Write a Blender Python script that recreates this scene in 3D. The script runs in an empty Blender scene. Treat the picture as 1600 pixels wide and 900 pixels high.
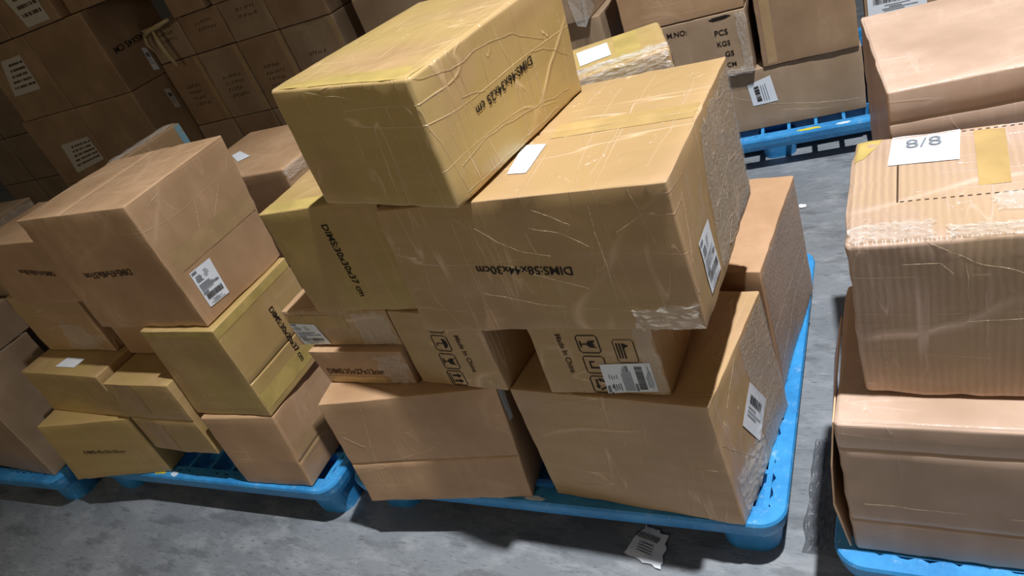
import bpy, math, random
from mathutils import Matrix, Vector, noise
random.seed(7)
scene = bpy.context.scene
COL = scene.collection

# ---------------------------------------------------------------- camera
CAM_H = 1.536
RC = [[0.8622062, 0.38191507, -0.33277822],
      [-0.0336503, -0.61230695, -0.7899037],
      [-0.50543854, 0.69225796, -0.51508329]]      # rows: camera right, down, forward in world axes
cam_data = bpy.data.cameras.new('camera')
cam = bpy.data.objects.new('camera', cam_data)
COL.objects.link(cam)
r_, d_, f_ = Vector(RC[0]), Vector(RC[1]), Vector(RC[2])
m = Matrix.Identity(4)
for i in range(3):
    m[i][0] = r_[i]; m[i][1] = -d_[i]; m[i][2] = -f_[i]
m[2][3] = CAM_H
cam.matrix_world = m
cam_data.sensor_width = 36.0
cam_data.lens = 1135.08 / 1600 * 36.0
cam_data.clip_start = 0.02
scene.camera = cam

# ---------------------------------------------------------------- world, lamps, exposure
w = bpy.data.worlds.new('world'); scene.world = w; w.use_nodes = True
bg = w.node_tree.nodes['Background']
bg.inputs[0].default_value = (1.0, 0.83, 0.58, 1); bg.inputs[1].default_value = 0.085
scene.view_settings.view_transform = 'Standard'
scene.view_settings.look = 'None'
scene.view_settings.gamma = 1.0
scene.view_settings.use_curve_mapping = False
scene.view_settings.exposure = 0.0

def spot(name, loc, target, power, size, blend, radius, color):
    l = bpy.data.lights.new(name, 'SPOT'); l.energy = power; l.spot_size = math.radians(size)
    l.spot_blend = blend; l.shadow_soft_size = radius; l.color = color
    o = bpy.data.objects.new(name, l); COL.objects.link(o); o.location = loc
    o.rotation_euler = (Vector(target) - Vector(loc)).to_track_quat('-Z', 'Y').to_euler()
    return o
# high-bay lamp of the warehouse above the right pallet
spot('high_bay_lamp', (0.76, 0.93, 6.0), (0.62, 1.5, 0), 2180, 76, 1.0, 0.07, (0.97, 0.985, 1.0))
# daylight from the open dock door behind the photographer
al = bpy.data.lights.new('dock_door_daylight', 'AREA'); al.shape = 'RECTANGLE'; al.size = 1.6; al.size_y = 1.2
al.energy = 44; al.color = (1.0, 0.87, 0.66)
ao = bpy.data.objects.new('dock_door_daylight', al); COL.objects.link(ao); ao.location = (-1.7, -5.2, 3.3)
ao.rotation_euler = (Vector((-1.6, 1.5, 0.9)) - Vector((-1.7, -5.2, 3.3))).to_track_quat('-Z', 'Y').to_euler()

# ---------------------------------------------------------------- helpers: tagging
def tag(o, label=None, cat=None, group=None, kind=None):
    if label: o['label'] = label
    if cat: o['category'] = cat
    if group: o['group'] = group
    if kind: o['kind'] = kind
    return o

def link_mesh(name, verts, faces, mat, parent=None, smooth=False):
    me = bpy.data.meshes.new(name)
    me.from_pydata([tuple(v) for v in verts], [], [tuple(f) for f in faces])
    me.validate(); me.update()
    if smooth:
        me.polygons.foreach_set('use_smooth', [True] * len(me.polygons))
    if mat: me.materials.append(mat)
    o = bpy.data.objects.new(name, me); COL.objects.link(o)
    if parent: o.parent = parent
    return o

# ---------------------------------------------------------------- materials
def nt(name):
    m = bpy.data.materials.new(name); m.use_nodes = True
    t = m.node_tree; b = t.nodes['Principled BSDF']
    return m, t, b
def N(t, kind, **kw):
    n = t.nodes.new(kind)
    for k, v in kw.items():
        if k.startswith('i_'):
            key = k[2:].replace('_', ' ')
            n.inputs[key].default_value = v
        else: setattr(n, k, v)
    return n
def ramp(t, src, a, b, c0=(0,0,0,1), c1=(1,1,1,1)):
    r = t.nodes.new('ShaderNodeValToRGB')
    r.color_ramp.elements[0].position = a; r.color_ramp.elements[0].color = c0
    r.color_ramp.elements[1].position = b; r.color_ramp.elements[1].color = c1
    t.links.new(src, r.inputs[0]); return r
def mix(t, fac, a, b, mode='MIX'):
    n = t.nodes.new('ShaderNodeMix'); n.data_type = 'RGBA'; n.blend_type = mode
    for sock, val in ((n.inputs[0], fac), (n.inputs[6], a), (n.inputs[7], b)):
        if hasattr(val, 'is_linked') or hasattr(val, 'node'): t.links.new(val, sock)
        else: sock.default_value = val
    return n.outputs[2]
def math_(t, op, a, b=None, c=None):
    n = t.nodes.new('ShaderNodeMath'); n.operation = op
    for i, v in enumerate((a, b, c)):
        if v is None: continue
        if hasattr(v, 'node'): t.links.new(v, n.inputs[i])
        else: n.inputs[i].default_value = v
    return n.outputs[0]

def cardboard(name, color, tint=None, coat=0.35, crease=0.5, corr=0.0, rough=0.6, bump=1.0, edge_wear_light=0.75):
    """kraft board; tint = yellow packing-tape areas; crease = wrinkles of the stretch film around it"""
    m, t, b = nt(name)
    L = t.links.new
    tc = N(t, 'ShaderNodeTexCoord'); oi = N(t, 'ShaderNodeObjectInfo')
    add = N(t, 'ShaderNodeVectorMath', operation='ADD')
    sc = N(t, 'ShaderNodeVectorMath', operation='SCALE'); sc.inputs['Scale'].default_value = 23.0
    comb = N(t, 'ShaderNodeCombineXYZ')
    for i in range(3): L(oi.outputs['Random'], comb.inputs[i])
    L(comb.outputs[0], sc.inputs[0])
    L(tc.outputs['Object'], add.inputs[0]); L(sc.outputs[0], add.inputs[1])
    P = add.outputs[0]
    def noi(scale, detail=2, dist=0.0, vec=P, rough_=0.5):
        n = N(t, 'ShaderNodeTexNoise'); n.inputs['Scale'].default_value = scale
        n.inputs['Detail'].default_value = detail; n.inputs['Distortion'].default_value = dist
        n.inputs['Roughness'].default_value = rough_
        L(vec, n.inputs['Vector']); return n.outputs['Fac']
    def mapped(s, rot=(0,0,0)):
        mp = N(t, 'ShaderNodeMapping'); mp.inputs['Scale'].default_value = s; mp.inputs['Rotation'].default_value = rot
        L(P, mp.inputs['Vector']); return mp.outputs[0]
    c = color
    dark = (c[0]*0.80, c[1]*0.76, c[2]*0.72, 1); light = (min(1, c[0]*1.12), c[1]*1.12, c[2]*1.15, 1)
    col = mix(t, ramp(t, noi(5.0, 3), 0.3, 0.7).outputs[0], dark, light)
    col = mix(t, math_(t, 'MULTIPLY', ramp(t, noi(38.0, 6, 0, P, 0.7), 0.45, 0.65).outputs[0], 0.30), col, (c[0]*0.82, c[1]*0.80, c[2]*0.78, 1))
    # soft vertical and horizontal rub marks
    st = ramp(t, noi(1.0, 3, 0, mapped((18, 18, 2.2))), 0.42, 0.62).outputs[0]
    col = mix(t, math_(t, 'MULTIPLY', st, 0.22), col, (c[0]*0.72, c[1]*0.68, c[2]*0.62, 1))
    if tint:
        tm = ramp(t, noi(2.3, 2, 0.6), 0.38, 0.55).outputs[0]
        col = mix(t, math_(t, 'MULTIPLY', tm, 0.85), col, (*tint, 1))
        edge = ramp(t, noi(1.0, 2, 0, mapped((3, 3, 26))), 0.45, 0.55).outputs[0]
        col = mix(t, math_(t, 'MULTIPLY', edge, 0.25), col, (tint[0]*0.8, tint[1]*0.8, tint[2]*0.7, 1))
    height = math_(t, 'MULTIPLY', noi(9.0, 4), 0.35)
    if corr > 0:
        wv = N(t, 'ShaderNodeTexWave'); wv.bands_direction = 'X'; wv.inputs['Scale'].default_value = 26.0
        wv.inputs['Distortion'].default_value = 1.6; wv.inputs['Detail'].default_value = 1.0
        L(tc.outputs['Object'], wv.inputs['Vector'])
        am = ramp(t, noi(4, 2), 0.35, 0.6).outputs[0]
        wa = math_(t, 'MULTIPLY', math_(t, 'MULTIPLY', wv.outputs['Fac'], am), corr)
        col = mix(t, math_(t, 'MULTIPLY', wa, 0.5), col, (c[0]*0.55, c[1]*0.48, c[2]*0.45, 1))
        height = math_(t, 'ADD', height, math_(t, 'MULTIPLY', wa, 0.25))
    if crease > 0:
        tot = None
        for (s, rot, wd, dist) in (((13, 1.2, 1.1), (0.05, 0.06, 0.12), 0.010, 0.05), ((1.0, 1.3, 11.0), (0.12, 0.2, 0.05), 0.008, 0.08),
                                   ((1.1, 13, 1.6), (0.06, -0.05, 0.25), 0.011, 0.06), ((15, 15, 2.0), (0.4, -0.3, 0.3), 0.007, 0.1)):
            n = noi(1.0, 1.5, dist, mapped(s, rot))
            d = math_(t, 'ABSOLUTE', math_(t, 'SUBTRACT', n, 0.5))
            rr = ramp(t, d, 0.0, wd, (1,1,1,1), (0,0,0,1)).outputs[0]
            tot = rr if tot is None else math_(t, 'MAXIMUM', tot, rr)
        msk = ramp(t, noi(5.0, 2, 0.3), 0.44, 0.62).outputs[0]
        cr = math_(t, 'MULTIPLY', math_(t, 'MULTIPLY', tot, msk), crease)
        col = mix(t, math_(t, 'MULTIPLY', cr, 0.55), col, (min(1, c[0]*1.7+0.05), min(1, c[1]*1.8+0.05), min(1, c[2]*2.1+0.04), 1))
        height = math_(t, 'ADD', height, math_(t, 'MULTIPLY', cr, 0.5))
    geo = N(t, 'ShaderNodeNewGeometry')
    pe = ramp(t, geo.outputs['Pointiness'], 0.507, 0.57).outputs[0]
    col = mix(t, math_(t, 'MULTIPLY', pe, edge_wear_light), col, (min(1, c[0]*1.45), min(1, c[1]*1.5), min(1, c[2]*1.6), 1))  # worn edges plus tape and film highlights painted into the board colour
    L(col, b.inputs['Base Color'])
    b.inputs['Roughness'].default_value = rough
    b.inputs['Specular IOR Level'].default_value = 0.25
    bp = N(t, 'ShaderNodeBump'); bp.inputs['Strength'].default_value = 0.55 * bump; bp.inputs['Distance'].default_value = 0.006
    L(height, bp.inputs['Height']); L(bp.outputs[0], b.inputs['Normal'])
    if coat > 0:
        b.inputs['Coat Weight'].default_value = coat; b.inputs['Coat Roughness'].default_value = 0.22
        b2 = N(t, 'ShaderNodeBump'); b2.inputs['Strength'].default_value = 0.95; b2.inputs['Distance'].default_value = 0.008
        h2 = math_(t, 'ADD', noi(1.0, 4, 0.8, mapped((9, 9, 5))), height)
        L(h2, b2.inputs['Height']); L(b2.outputs[0], b.inputs['Coat Normal'])
    return m

def plain(name, color, rough=0.6, spec=0.3, metal=0.0, bump=None, vary=0.0, vscale=8):
    m, t, b = nt(name)
    b.inputs['Base Color'].default_value = (*color, 1); b.inputs['Roughness'].default_value = rough
    b.inputs['Specular IOR Level'].default_value = spec; b.inputs['Metallic'].default_value = metal
    tc = N(t, 'ShaderNodeTexCoord')
    n = N(t, 'ShaderNodeTexNoise'); n.inputs['Scale'].default_value = vscale; n.inputs['Detail'].default_value = 4
    t.links.new(tc.outputs['Object'], n.inputs['Vector'])
    if vary:
        col = mix(t, ramp(t, n.outputs['Fac'], 0.35, 0.65).outputs[0], (*[x*(1-vary) for x in color], 1), (*[min(1, x*(1+vary)) for x in color], 1))
        t.links.new(col, b.inputs['Base Color'])
    if bump:
        bp = N(t, 'ShaderNodeBump'); bp.inputs['Strength'].default_value = bump; bp.inputs['Distance'].default_value = 0.004
        t.links.new(n.outputs['Fac'], bp.inputs['Height']); t.links.new(bp.outputs[0], b.inputs['Normal'])
    return m

def film_mat(name, alpha=0.35, color=(0.9, 0.88, 0.82), rough=0.15):
    m, t, b = nt(name)
    b.inputs['Base Color'].default_value = (*color, 1); b.inputs['Roughness'].default_value = rough
    b.inputs['Specular IOR Level'].default_value = 0.8
    b.inputs['Alpha'].default_value = alpha
    tc = N(t, 'ShaderNodeTexCoord'); n = N(t, 'ShaderNodeTexNoise'); n.inputs['Scale'].default_value = 60
    n.inputs['Detail'].default_value = 3; n.inputs['Distortion'].default_value = 1.5
    t.links.new(tc.outputs['Object'], n.inputs['Vector'])
    bp = N(t, 'ShaderNodeBump'); bp.inputs['Strength'].default_value = 0.8; bp.inputs['Distance'].default_value = 0.006
    t.links.new(n.outputs['Fac'], bp.inputs['Height']); t.links.new(bp.outputs[0], b.inputs['Normal'])
    return m

KR = (0.49, 0.31, 0.175); KY = (0.48, 0.32, 0.145); KG = (0.42, 0.29, 0.165)
M = {
 'kraft':   cardboard('brown_cardboard', KR, coat=0.30, crease=0.25),
 'wrapped': cardboard('brown_cardboard_under_film', (0.51, 0.33, 0.19), coat=0.5, crease=0.9, tint=(0.47, 0.31, 0.14)),
 'yellow':  cardboard('cardboard_under_yellow_tape', KY, tint=(0.47, 0.33, 0.115), coat=0.5, crease=0.25),
 'yellowwrap': cardboard('taped_cardboard_under_film', (0.54, 0.355, 0.18), tint=(0.52, 0.37, 0.135), coat=0.6, crease=0.9),
 'plain':   cardboard('plain_cardboard', (0.50, 0.31, 0.18), coat=0.12, crease=0.0, bump=0.6),
 'pink':    cardboard('pale_pinkish_cardboard', (0.53, 0.38, 0.285), coat=0.2, crease=0.3, bump=0.8),
 'ribbed':  cardboard('ribbed_cardboard', (0.535, 0.385, 0.295), tint=(0.52, 0.36, 0.225), coat=0.45, crease=0.9, corr=0.75),
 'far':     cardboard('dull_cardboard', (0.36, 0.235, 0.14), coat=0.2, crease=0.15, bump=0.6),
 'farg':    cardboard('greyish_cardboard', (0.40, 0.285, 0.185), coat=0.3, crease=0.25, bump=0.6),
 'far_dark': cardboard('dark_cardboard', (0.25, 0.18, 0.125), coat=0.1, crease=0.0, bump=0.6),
 'paper':   plain('white_label_paper', (0.80, 0.84, 0.90), 0.45, 0.4),
 'paperold': plain('grey_label_paper', (0.55, 0.50, 0.43), 0.6, 0.3),
 'ink':     plain('black_ink', (0.022, 0.016, 0.012), 0.6, 0.2),
 'faded':   plain('faded_brown_ink', (0.085, 0.05, 0.03), 0.7, 0.2),
 'grey':    plain('grey_print', (0.20, 0.22, 0.25), 0.6, 0.2),
 'tape':    plain('tan_packing_tape', (0.50, 0.34, 0.14), 0.25, 0.6, bump=0.3, vary=0.1, vscale=14),
 'tapedk':  plain('yellow_packing_tape', (0.52, 0.385, 0.13), 0.25, 0.6, bump=0.3, vary=0.12, vscale=14),
 'crease':  film_mat('film_crease', 0.45, (0.86, 0.72, 0.50), 0.25),
 'film':    film_mat('crinkled_stretch_film', 0.20, (0.92, 0.90, 0.86), 0.10),
 'filmside': film_mat('loose_side_film', 0.24, (0.62, 0.66, 0.68), 0.2),
 'greyfilm': film_mat('dark_grey_film', 0.55, (0.13, 0.14, 0.16), 0.35),
 'tape2': plain('brown_packing_tape', (0.44, 0.29, 0.15), 0.3, 0.5, bump=0.3, vary=0.08, vscale=14),
 'twist':   plain('twisted_film', (0.55, 0.44, 0.24), 0.3, 0.6, bump=0.5),
 'bluetape': plain('pale_blue_tape', (0.25, 0.45, 0.55), 0.3, 0.5),
}

def pallet_mat():
    m, t, b = nt('blue_pallet_plastic')
    tc = N(t, 'ShaderNodeTexCoord')
    n = N(t, 'ShaderNodeTexNoise'); n.inputs['Scale'].default_value = 7; n.inputs['Detail'].default_value = 6; n.inputs['Roughness'].default_value = 0.7
    t.links.new(tc.outputs['Object'], n.inputs['Vector'])
    c = mix(t, ramp(t, n.outputs['Fac'], 0.35, 0.6).outputs[0], (0.022, 0.205, 0.50, 1), (0.045, 0.31, 0.68, 1))
    n2 = N(t, 'ShaderNodeTexNoise'); n2.inputs['Scale'].default_value = 30; n2.inputs['Detail'].default_value = 6; n2.inputs['Roughness'].default_value = 0.8
    t.links.new(tc.outputs['Object'], n2.inputs['Vector'])
    c = mix(t, math_(t, 'MULTIPLY', ramp(t, n2.outputs['Fac'], 0.56, 0.72).outputs[0], 0.55), c, (0.45, 0.62, 0.78, 1))
    t.links.new(c, b.inputs['Base Color']); b.inputs['Roughness'].default_value = 0.42
    bp = N(t, 'ShaderNodeBump'); bp.inputs['Strength'].default_value = 0.3; bp.inputs['Distance'].default_value = 0.003
    t.links.new(n2.outputs['Fac'], bp.inputs['Height']); t.links.new(bp.outputs[0], b.inputs['Normal'])
    return m
M['blue'] = pallet_mat()
M['white_scuff'] = plain('white_scuff', (0.65, 0.75, 0.85), 0.6)
M['yellow_scuff'] = plain('yellow_residue', (0.62, 0.55, 0.06), 0.5)

def floor_mat():
    m, t, b = nt('polished_concrete')
    tc = N(t, 'ShaderNodeTexCoord'); L = t.links.new
    def noi(s, d, dist=0, sc=(1,1,1), rot=0):
        mp = N(t, 'ShaderNodeMapping'); mp.inputs['Scale'].default_value = sc; mp.inputs['Rotation'].default_value = (0, 0, rot)
        L(tc.outputs['Object'], mp.inputs['Vector'])
        n = N(t, 'ShaderNodeTexNoise'); n.inputs['Scale'].default_value = s; n.inputs['Detail'].default_value = d
        n.inputs['Distortion'].default_value = dist; n.inputs['Roughness'].default_value = 0.62
        L(mp.outputs[0], n.inputs['Vector']); return n.outputs['Fac']
    a = noi(1.3, 6, 0.15)
    c = mix(t, ramp(t, a, 0.35, 0.65).outputs[0], (0.165, 0.180, 0.198, 1), (0.245, 0.265, 0.290, 1))
    s = noi(6, 10, 0.1, (1, 2.2, 1), 1.1)
    c = mix(t, math_(t, 'MULTIPLY', ramp(t, s, 0.50, 0.62).outputs[0], 0.5), c, (0.33, 0.345, 0.365, 1))
    k = noi(5, 10, 0.15, (1.0, 3.4, 1), 1.1)
    c = mix(t, math_(t, 'MULTIPLY', ramp(t, k, 0.53, 0.62).outputs[0], 0.6), c, (0.105, 0.115, 0.125, 1))
    k2 = noi(26, 10, 0.1, (1.0, 6.0, 1), 0.6)
    c = mix(t, math_(t, 'MULTIPLY', ramp(t, k2, 0.57, 0.64).outputs[0], 0.55), c, (0.075, 0.082, 0.09, 1))
    k3 = noi(34, 10, 0.1, (1.0, 9.0, 1), 1.5)
    c = mix(t, math_(t, 'MULTIPLY', ramp(t, k3, 0.60, 0.66).outputs[0], 0.5), c, (0.40, 0.42, 0.44, 1))
    L(c, b.inputs['Base Color'])
    L(ramp(t, s, 0.2, 0.8, (0.32,)*3+(1,), (0.62,)*3+(1,)).outputs[0], b.inputs['Roughness'])
    bp = N(t, 'ShaderNodeBump'); bp.inputs['Strength'].default_value = 0.12; bp.inputs['Distance'].default_value = 0.004
    L(s, bp.inputs['Height']); L(bp.outputs[0], b.inputs['Normal'])
    return m

# ---------------------------------------------------------------- structure
fl = link_mesh('floor', [(-10, -6, 0), (5, -6, 0), (5, 7, 0), (-10, 7, 0), (-10, -6, -0.1), (5, -6, -0.1), (5, 7, -0.1), (-10, 7, -0.1)],
               [(0, 1, 2, 3), (7, 6, 5, 4), (0, 4, 5, 1), (1, 5, 6, 2), (2, 6, 7, 3), (3, 7, 4, 0)], floor_mat())
tag(fl, 'grey polished concrete warehouse floor', kind='structure')
wm = plain('grey_wall_paint', (0.20, 0.20, 0.20), 0.8)
def wall(name, x0, x1, y0, y1, z1, lab):
    o = link_mesh(name, [(x0, y0, 0), (x1, y0, 0), (x1, y1, 0), (x0, y1, 0), (x0, y0, z1), (x1, y0, z1), (x1, y1, z1), (x0, y1, z1)],
        [(0, 3, 2, 1), (4, 5, 6, 7), (0, 1, 5, 4), (1, 2, 6, 5), (2, 3, 7, 6), (3, 0, 4, 7)], wm)
    tag(o, lab, kind='structure')
wall('wall_back', -10, 5, 7.0, 7.15, 5.0, 'grey wall behind the stacks')
wall('wall_left', -10.15, -10, -6, 7, 5.0, 'grey wall left of the stacks')

# ---------------------------------------------------------------- cartons
class Carton:
    """p = (x, y, z, width, depth, height, yaw): x, y, z is the front right bottom corner"""
    def __init__(s, p, dl=None, rad=0.004, amp=0.0028, seams=(), seed=None):
        s.x, s.y, s.z, s.w, s.d, s.h, s.a = p
        s.dl = dl or {}; s.r = rad; s.amp = amp; s.seams = seams
        s.seed = seed if seed is not None else random.uniform(0, 100)
    def pt(s, x, y, z, off=0.0):
        """box-space point on the surface (x 0..w from the left, y 0..d, z 0..h) -> local coordinates"""
        W, D, H, r = s.w, s.d, s.h, s.r
        inn = Vector((min(max(x, r), W-r), min(max(y, r), D-r), min(max(z, r), H-r)))
        d = Vector((x, y, z)) - inn
        n = d.normalized() if d.length > 1e-9 else Vector((0, 0, 1))
        p = inn + n * r
        q = Vector((x*6, y*6, z*6)) + Vector((s.seed, s.seed*1.7, s.seed*0.3))
        e = noise.noise(q) * s.amp
        e += noise.noise(q * 4.1) * s.amp * 0.28
        # crumpled edges
        ex = min(x, W-x); ey = min(y, D-y); ez = min(z, H-z)
        mid = sorted((ex, ey, ez))[1]
        if mid < 0.025: e += noise.noise(q * 5.0) * s.amp * 0.8 * (1 - mid/0.025)
        # keep the bottom flat
        if n.z < -0.7: e = min(e, 0.0)
        if n.z > 0.7: e = min(e, 0.0) - 0.0004
        for (ax, fr, faces) in s.seams:
            f = 'xyz'.index(ax); dist = abs((x, y, z)[f] - fr * (W, D, H)[f])
            nf = {'f': -n.y, 'r': n.x, 't': n.z}[faces]
            if nf > 0.7 and dist < 0.004: e -= 0.004 * (1 - dist/0.004)
        p = p + n * (e + off)
        u, v, t = x/W, y/D, z/H
        for k, dv in s.dl.items():
            wt = ((1-v) if k[0] == 'f' else v) * ((1-u) if k[1] == 'l' else u) * ((1-t) if k[2] == 'b' else t)
            p += Vector(dv) * wt
        return Vector((p.x - W, p.y, p.z))
    def root(s, name='cardboard_box'):
        o = bpy.data.objects.new(name, None); COL.objects.link(o)
        o.empty_display_size = 0.05
        o.location = (s.x, s.y, s.z); o.rotation_euler = (0, 0, math.radians(s.a)); return o
    def coords(s, L, ax):
        r = s.r; n = max(3, int(L/0.028))
        c = [0, r*0.3, r*0.65, r] + [r + (L-2*r)*i/n for i in range(1, n)] + [L-r, L-r*0.65, L-r*0.3, L]
        for (a, fr, _) in s.seams:
            if a == ax: c += [fr*L-0.006, fr*L-0.0025, fr*L, fr*L+0.0025, fr*L+0.006]
        c = sorted(set(round(v, 5) for v in c)); return c
    def body(s, mat, parent=None, name='carton', simple=False):
        xs, ys, zs = s.coords(s.w, 'x'), s.coords(s.d, 'y'), s.coords(s.h, 'z')
        nx, ny, nz = len(xs), len(ys), len(zs); idx = {}; V = []; F = []
        def vid(i, j, k):
            key = (i, j, k)
            if key not in idx:
                idx[key] = len(V); V.append(s.pt(xs[i], ys[j], zs[k]))
            return idx[key]
        for i in range(nx-1):
            for k in range(nz-1):
                F.append((vid(i,0,k), vid(i+1,0,k), vid(i+1,0,k+1), vid(i,0,k+1)))
                F.append((vid(i,ny-1,k), vid(i,ny-1,k+1), vid(i+1,ny-1,k+1), vid(i+1,ny-1,k)))
        for j in range(ny-1):
            for k in range(nz-1):
                F.append((vid(nx-1,j,k), vid(nx-1,j+1,k), vid(nx-1,j+1,k+1), vid(nx-1,j,k+1)))
                F.append((vid(0,j,k), vid(0,j,k+1), vid(0,j+1,k+1), vid(0,j+1,k)))
        for i in range(nx-1):
            for j in range(ny-1):
                F.append((vid(i,j,nz-1), vid(i+1,j,nz-1), vid(i+1,j+1,nz-1), vid(i,j+1,nz-1)))
                F.append((vid(i,j,0), vid(i,j+1,0), vid(i+1,j+1,0), vid(i+1,j,0)))
        return link_mesh(name, V, F, mat, parent, smooth=True)
    def on(s, face, u, v, off=0.0012):
        if face == 'f': return s.pt(u, 0, v, off)
        if face == 'r': return s.pt(s.w, u, v, off)
        if face == 't': return s.pt(u, v, s.h, off)
        if face == 'l': return s.pt(0, u, v, off)

def decal(box, face, polys, mat, name, parent, off=0.0012):
    """polys: list of 2D polygons in face coordinates"""
    V = []; F = []
    for pl in polys:
        b = len(V)
        V += [box.on(face, u, v, off) for u, v in pl]; F.append(tuple(range(b, b+len(pl))))
    return link_mesh(name, V, F, mat, parent)
def quad_grid(box, face, quad, mat, name, parent, off=0.001, n=8, wob=0.0, jag=0.0, smooth=True, nv=None):
    nv = nv or n
    V = []; F = []
    a, b, c, d = [Vector(q) for q in quad]
    for i in range(n+1):
        for j in range(nv+1):
            s_, t_ = i/n, j/nv
            q = (a*(1-s_)+b*s_)*(1-t_) + (d*(1-s_)+c*s_)*t_
            if jag and (i in (0, n) or j in (0, nv)):
                q = q + Vector((random.uniform(-1, 1), random.uniform(-1, 1))) * jag
            V.append(box.on(face, q.x, q.y, off + random.random()*wob))
    for i in range(n):
        for j in range(nv):
            k = i*(nv+1)+j; F.append((k, k+nv+1, k+nv+2, k+1))
    return link_mesh(name, V, F, mat, parent, smooth)

def crease(box, face, line, parent, width=0.0016, name='film_crease'):
    pts = []
    for i in range(len(line)-1):
        a, b = Vector(line[i]), Vector(line[i+1]); n = max(2, int((b-a).length/0.012))
        for k in range(n): pts.append(a + (b-a)*k/n)
    pts.append(Vector(line[-1]))
    V = []; F = []
    sd = random.uniform(0, 50)
    for i, p in enumerate(pts):
        tdir = (pts[min(i+1, len(pts)-1)] - pts[max(i-1, 0)]).normalized()
        nrm = Vector((-tdir.y, tdir.x))
        p = p + nrm * noise.noise(Vector((sd, i*0.35, 0))) * 0.004
        wd = width * (0.25 + 1.1*abs(noise.noise(Vector((sd, i*0.5, 3)))) + 0.4*math.sin(math.pi*i/max(1, len(pts)-1)))
        A = p - nrm*wd*0.5; B = p + nrm*wd*0.5
        V += [box.on(face, A.x, A.y, 0.0003), box.on(face, p.x, p.y, 0.0009), box.on(face, B.x, B.y, 0.0003)]
    for i in range(len(pts)-1):
        k = i*3; F += [(k, k+3, k+4, k+1), (k+1, k+4, k+5, k+2)]
    return V, F
def creases(box, face, lines, parent, width=0.0018):
    V = []; F = []
    for l in lines:
        v, f = crease(box, face, l, parent, width); b = len(V); V += v; F += [tuple(i+b for i in q) for q in f]
    return link_mesh('film_wrinkles', V, F, M['crease'], parent, True)

# text as flat polygons
_tc = {}
def text2d(s):
    if s in _tc: return _tc[s]
    cu = bpy.data.curves.new('tmp', 'FONT'); cu.body = s; cu.size = 1.0; cu.offset = 0.0 if s == '8/8' else 0.014; cu.resolution_u = 3
    ob = bpy.data.objects.new('tmp', cu); COL.objects.link(ob)
    dg = bpy.context.evaluated_depsgraph_get(); ev = ob.evaluated_get(dg); me = ev.to_mesh()
    vs = [(v.co.x, v.co.y) for v in me.vertices]; fs = [tuple(p.vertices) for p in me.polygons]
    ev.to_mesh_clear(); bpy.data.objects.remove(ob); bpy.data.curves.remove(cu)
    x0 = min(v[0] for v in vs); x1 = max(v[0] for v in vs)
    vs = [(x-x0, y) for x, y in vs]
    _tc[s] = (vs, fs, x1-x0); return _tc[s]
def text(box, face, s, start, end, parent, mat='ink', name='printed_text', hscale=1.0, off=0.0014):
    """baseline runs from start to end in face coordinates"""
    vs, fs, wd = text2d(s)
    a, b = Vector(start), Vector(end); d = b-a; k = d.length/wd; d.normalize(); n = Vector((-d.y, d.x))
    V = [box.on(face, *(a + d*x*k + n*y*k*hscale), off) for x, y in vs]
    return link_mesh(name, V, fs, M[mat], parent)

def rrect(x0, y0, x1, y1, t):
    """rectangular frame with rounded look: eight-point outer corners, thickness t"""
    c = (x1-x0)*0.12
    out = [(x0+c, y0), (x1-c, y0), (x1, y0+c), (x1, y1-c), (x1-c, y1), (x0+c, y1), (x0, y1-c), (x0, y0+c)]
    i = t; inn = [(x0+c, y0+i), (x1-c, y0+i), (x1-i, y0+c), (x1-i, y1-c), (x1-c, y1-i), (x0+c, y1-i), (x0+i, y1-c), (x0+i, y0+c)]
    return [[out[k], out[(k+1) % 8], inn[(k+1) % 8], inn[k]] for k in range(8)]
def symbol(kind):
    """handling mark drawn upright in a unit square"""
    P = rrect(0, 0, 1, 1, 0.05)
    if kind == 'glass':
        P += [[(0.3, .88), (.45, .7), (.52, .8), (.58, .68), (.7, .88), (.68, .55), (.58, .45), (.42, .45), (.32, .55)], [(.47, .18), (.53, .18), (.53, .46), (.47, .46)], [(.33, .12), (.67, .12), (.67, .19), (.33, .19)]]
    elif kind == 'arrows':
        for x in (.32, .68): P += [[(x-.05, .3), (x+.05, .3), (x+.05, .62), (x-.05, .62)], [(x-.14, .6), (x+.14, .6), (x, .85)]]
        P += [[(.15, .14), (.85, .14), (.85, .2), (.15, .2)]]
    elif kind == 'umbrella':
        P += [[(.18, .6), (.82, .6), (.74, .76), (.6, .85), (.4, .85), (.26, .76)], [(.48, .22), (.53, .22), (.53, .6), (.48, .6)], [(.53, .16), (.66, .16), (.66, .26), (.61, .26), (.61, .21), (.53, .21)]]
    elif kind == 'hand':
        P += [[(.25, .4), (.33, .4), (.5, .2), (.55, .27), (.36, .5), (.3, .8), (.22, .8)], [(.5, .2), (.82, .55), (.76, .6), (.5, .3)]]
    elif kind == 'hook':
        P += [[(.3, .25), (.7, .25), (.7, .32), (.3, .32)], [(.62, .3), (.7, .3), (.7, .75), (.62, .75)], [(.5, .7), (.82, .7), (.66, .9)], [(.3, .3), (.37, .3), (.37, .5), (.3, .5)]]
    elif kind == 'recycle':
        for q in range(3):
            a = q*2.094; ca, sa = math.cos(a), math.sin(a)
            for pl in ([(-.28, -.26), (.12, -.26), (.12, -.17), (-.28, -.17)], [(.10, -.34), (.28, -.21), (.10, -.09)]):
                P.append([(.5+ca*x-sa*y, .5+sa*x+ca*y) for x, y in pl])
    elif kind == 'triangle':
        P = [[(.1, .1), (.5, .75), (.9, .1)]]
    return P
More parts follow.
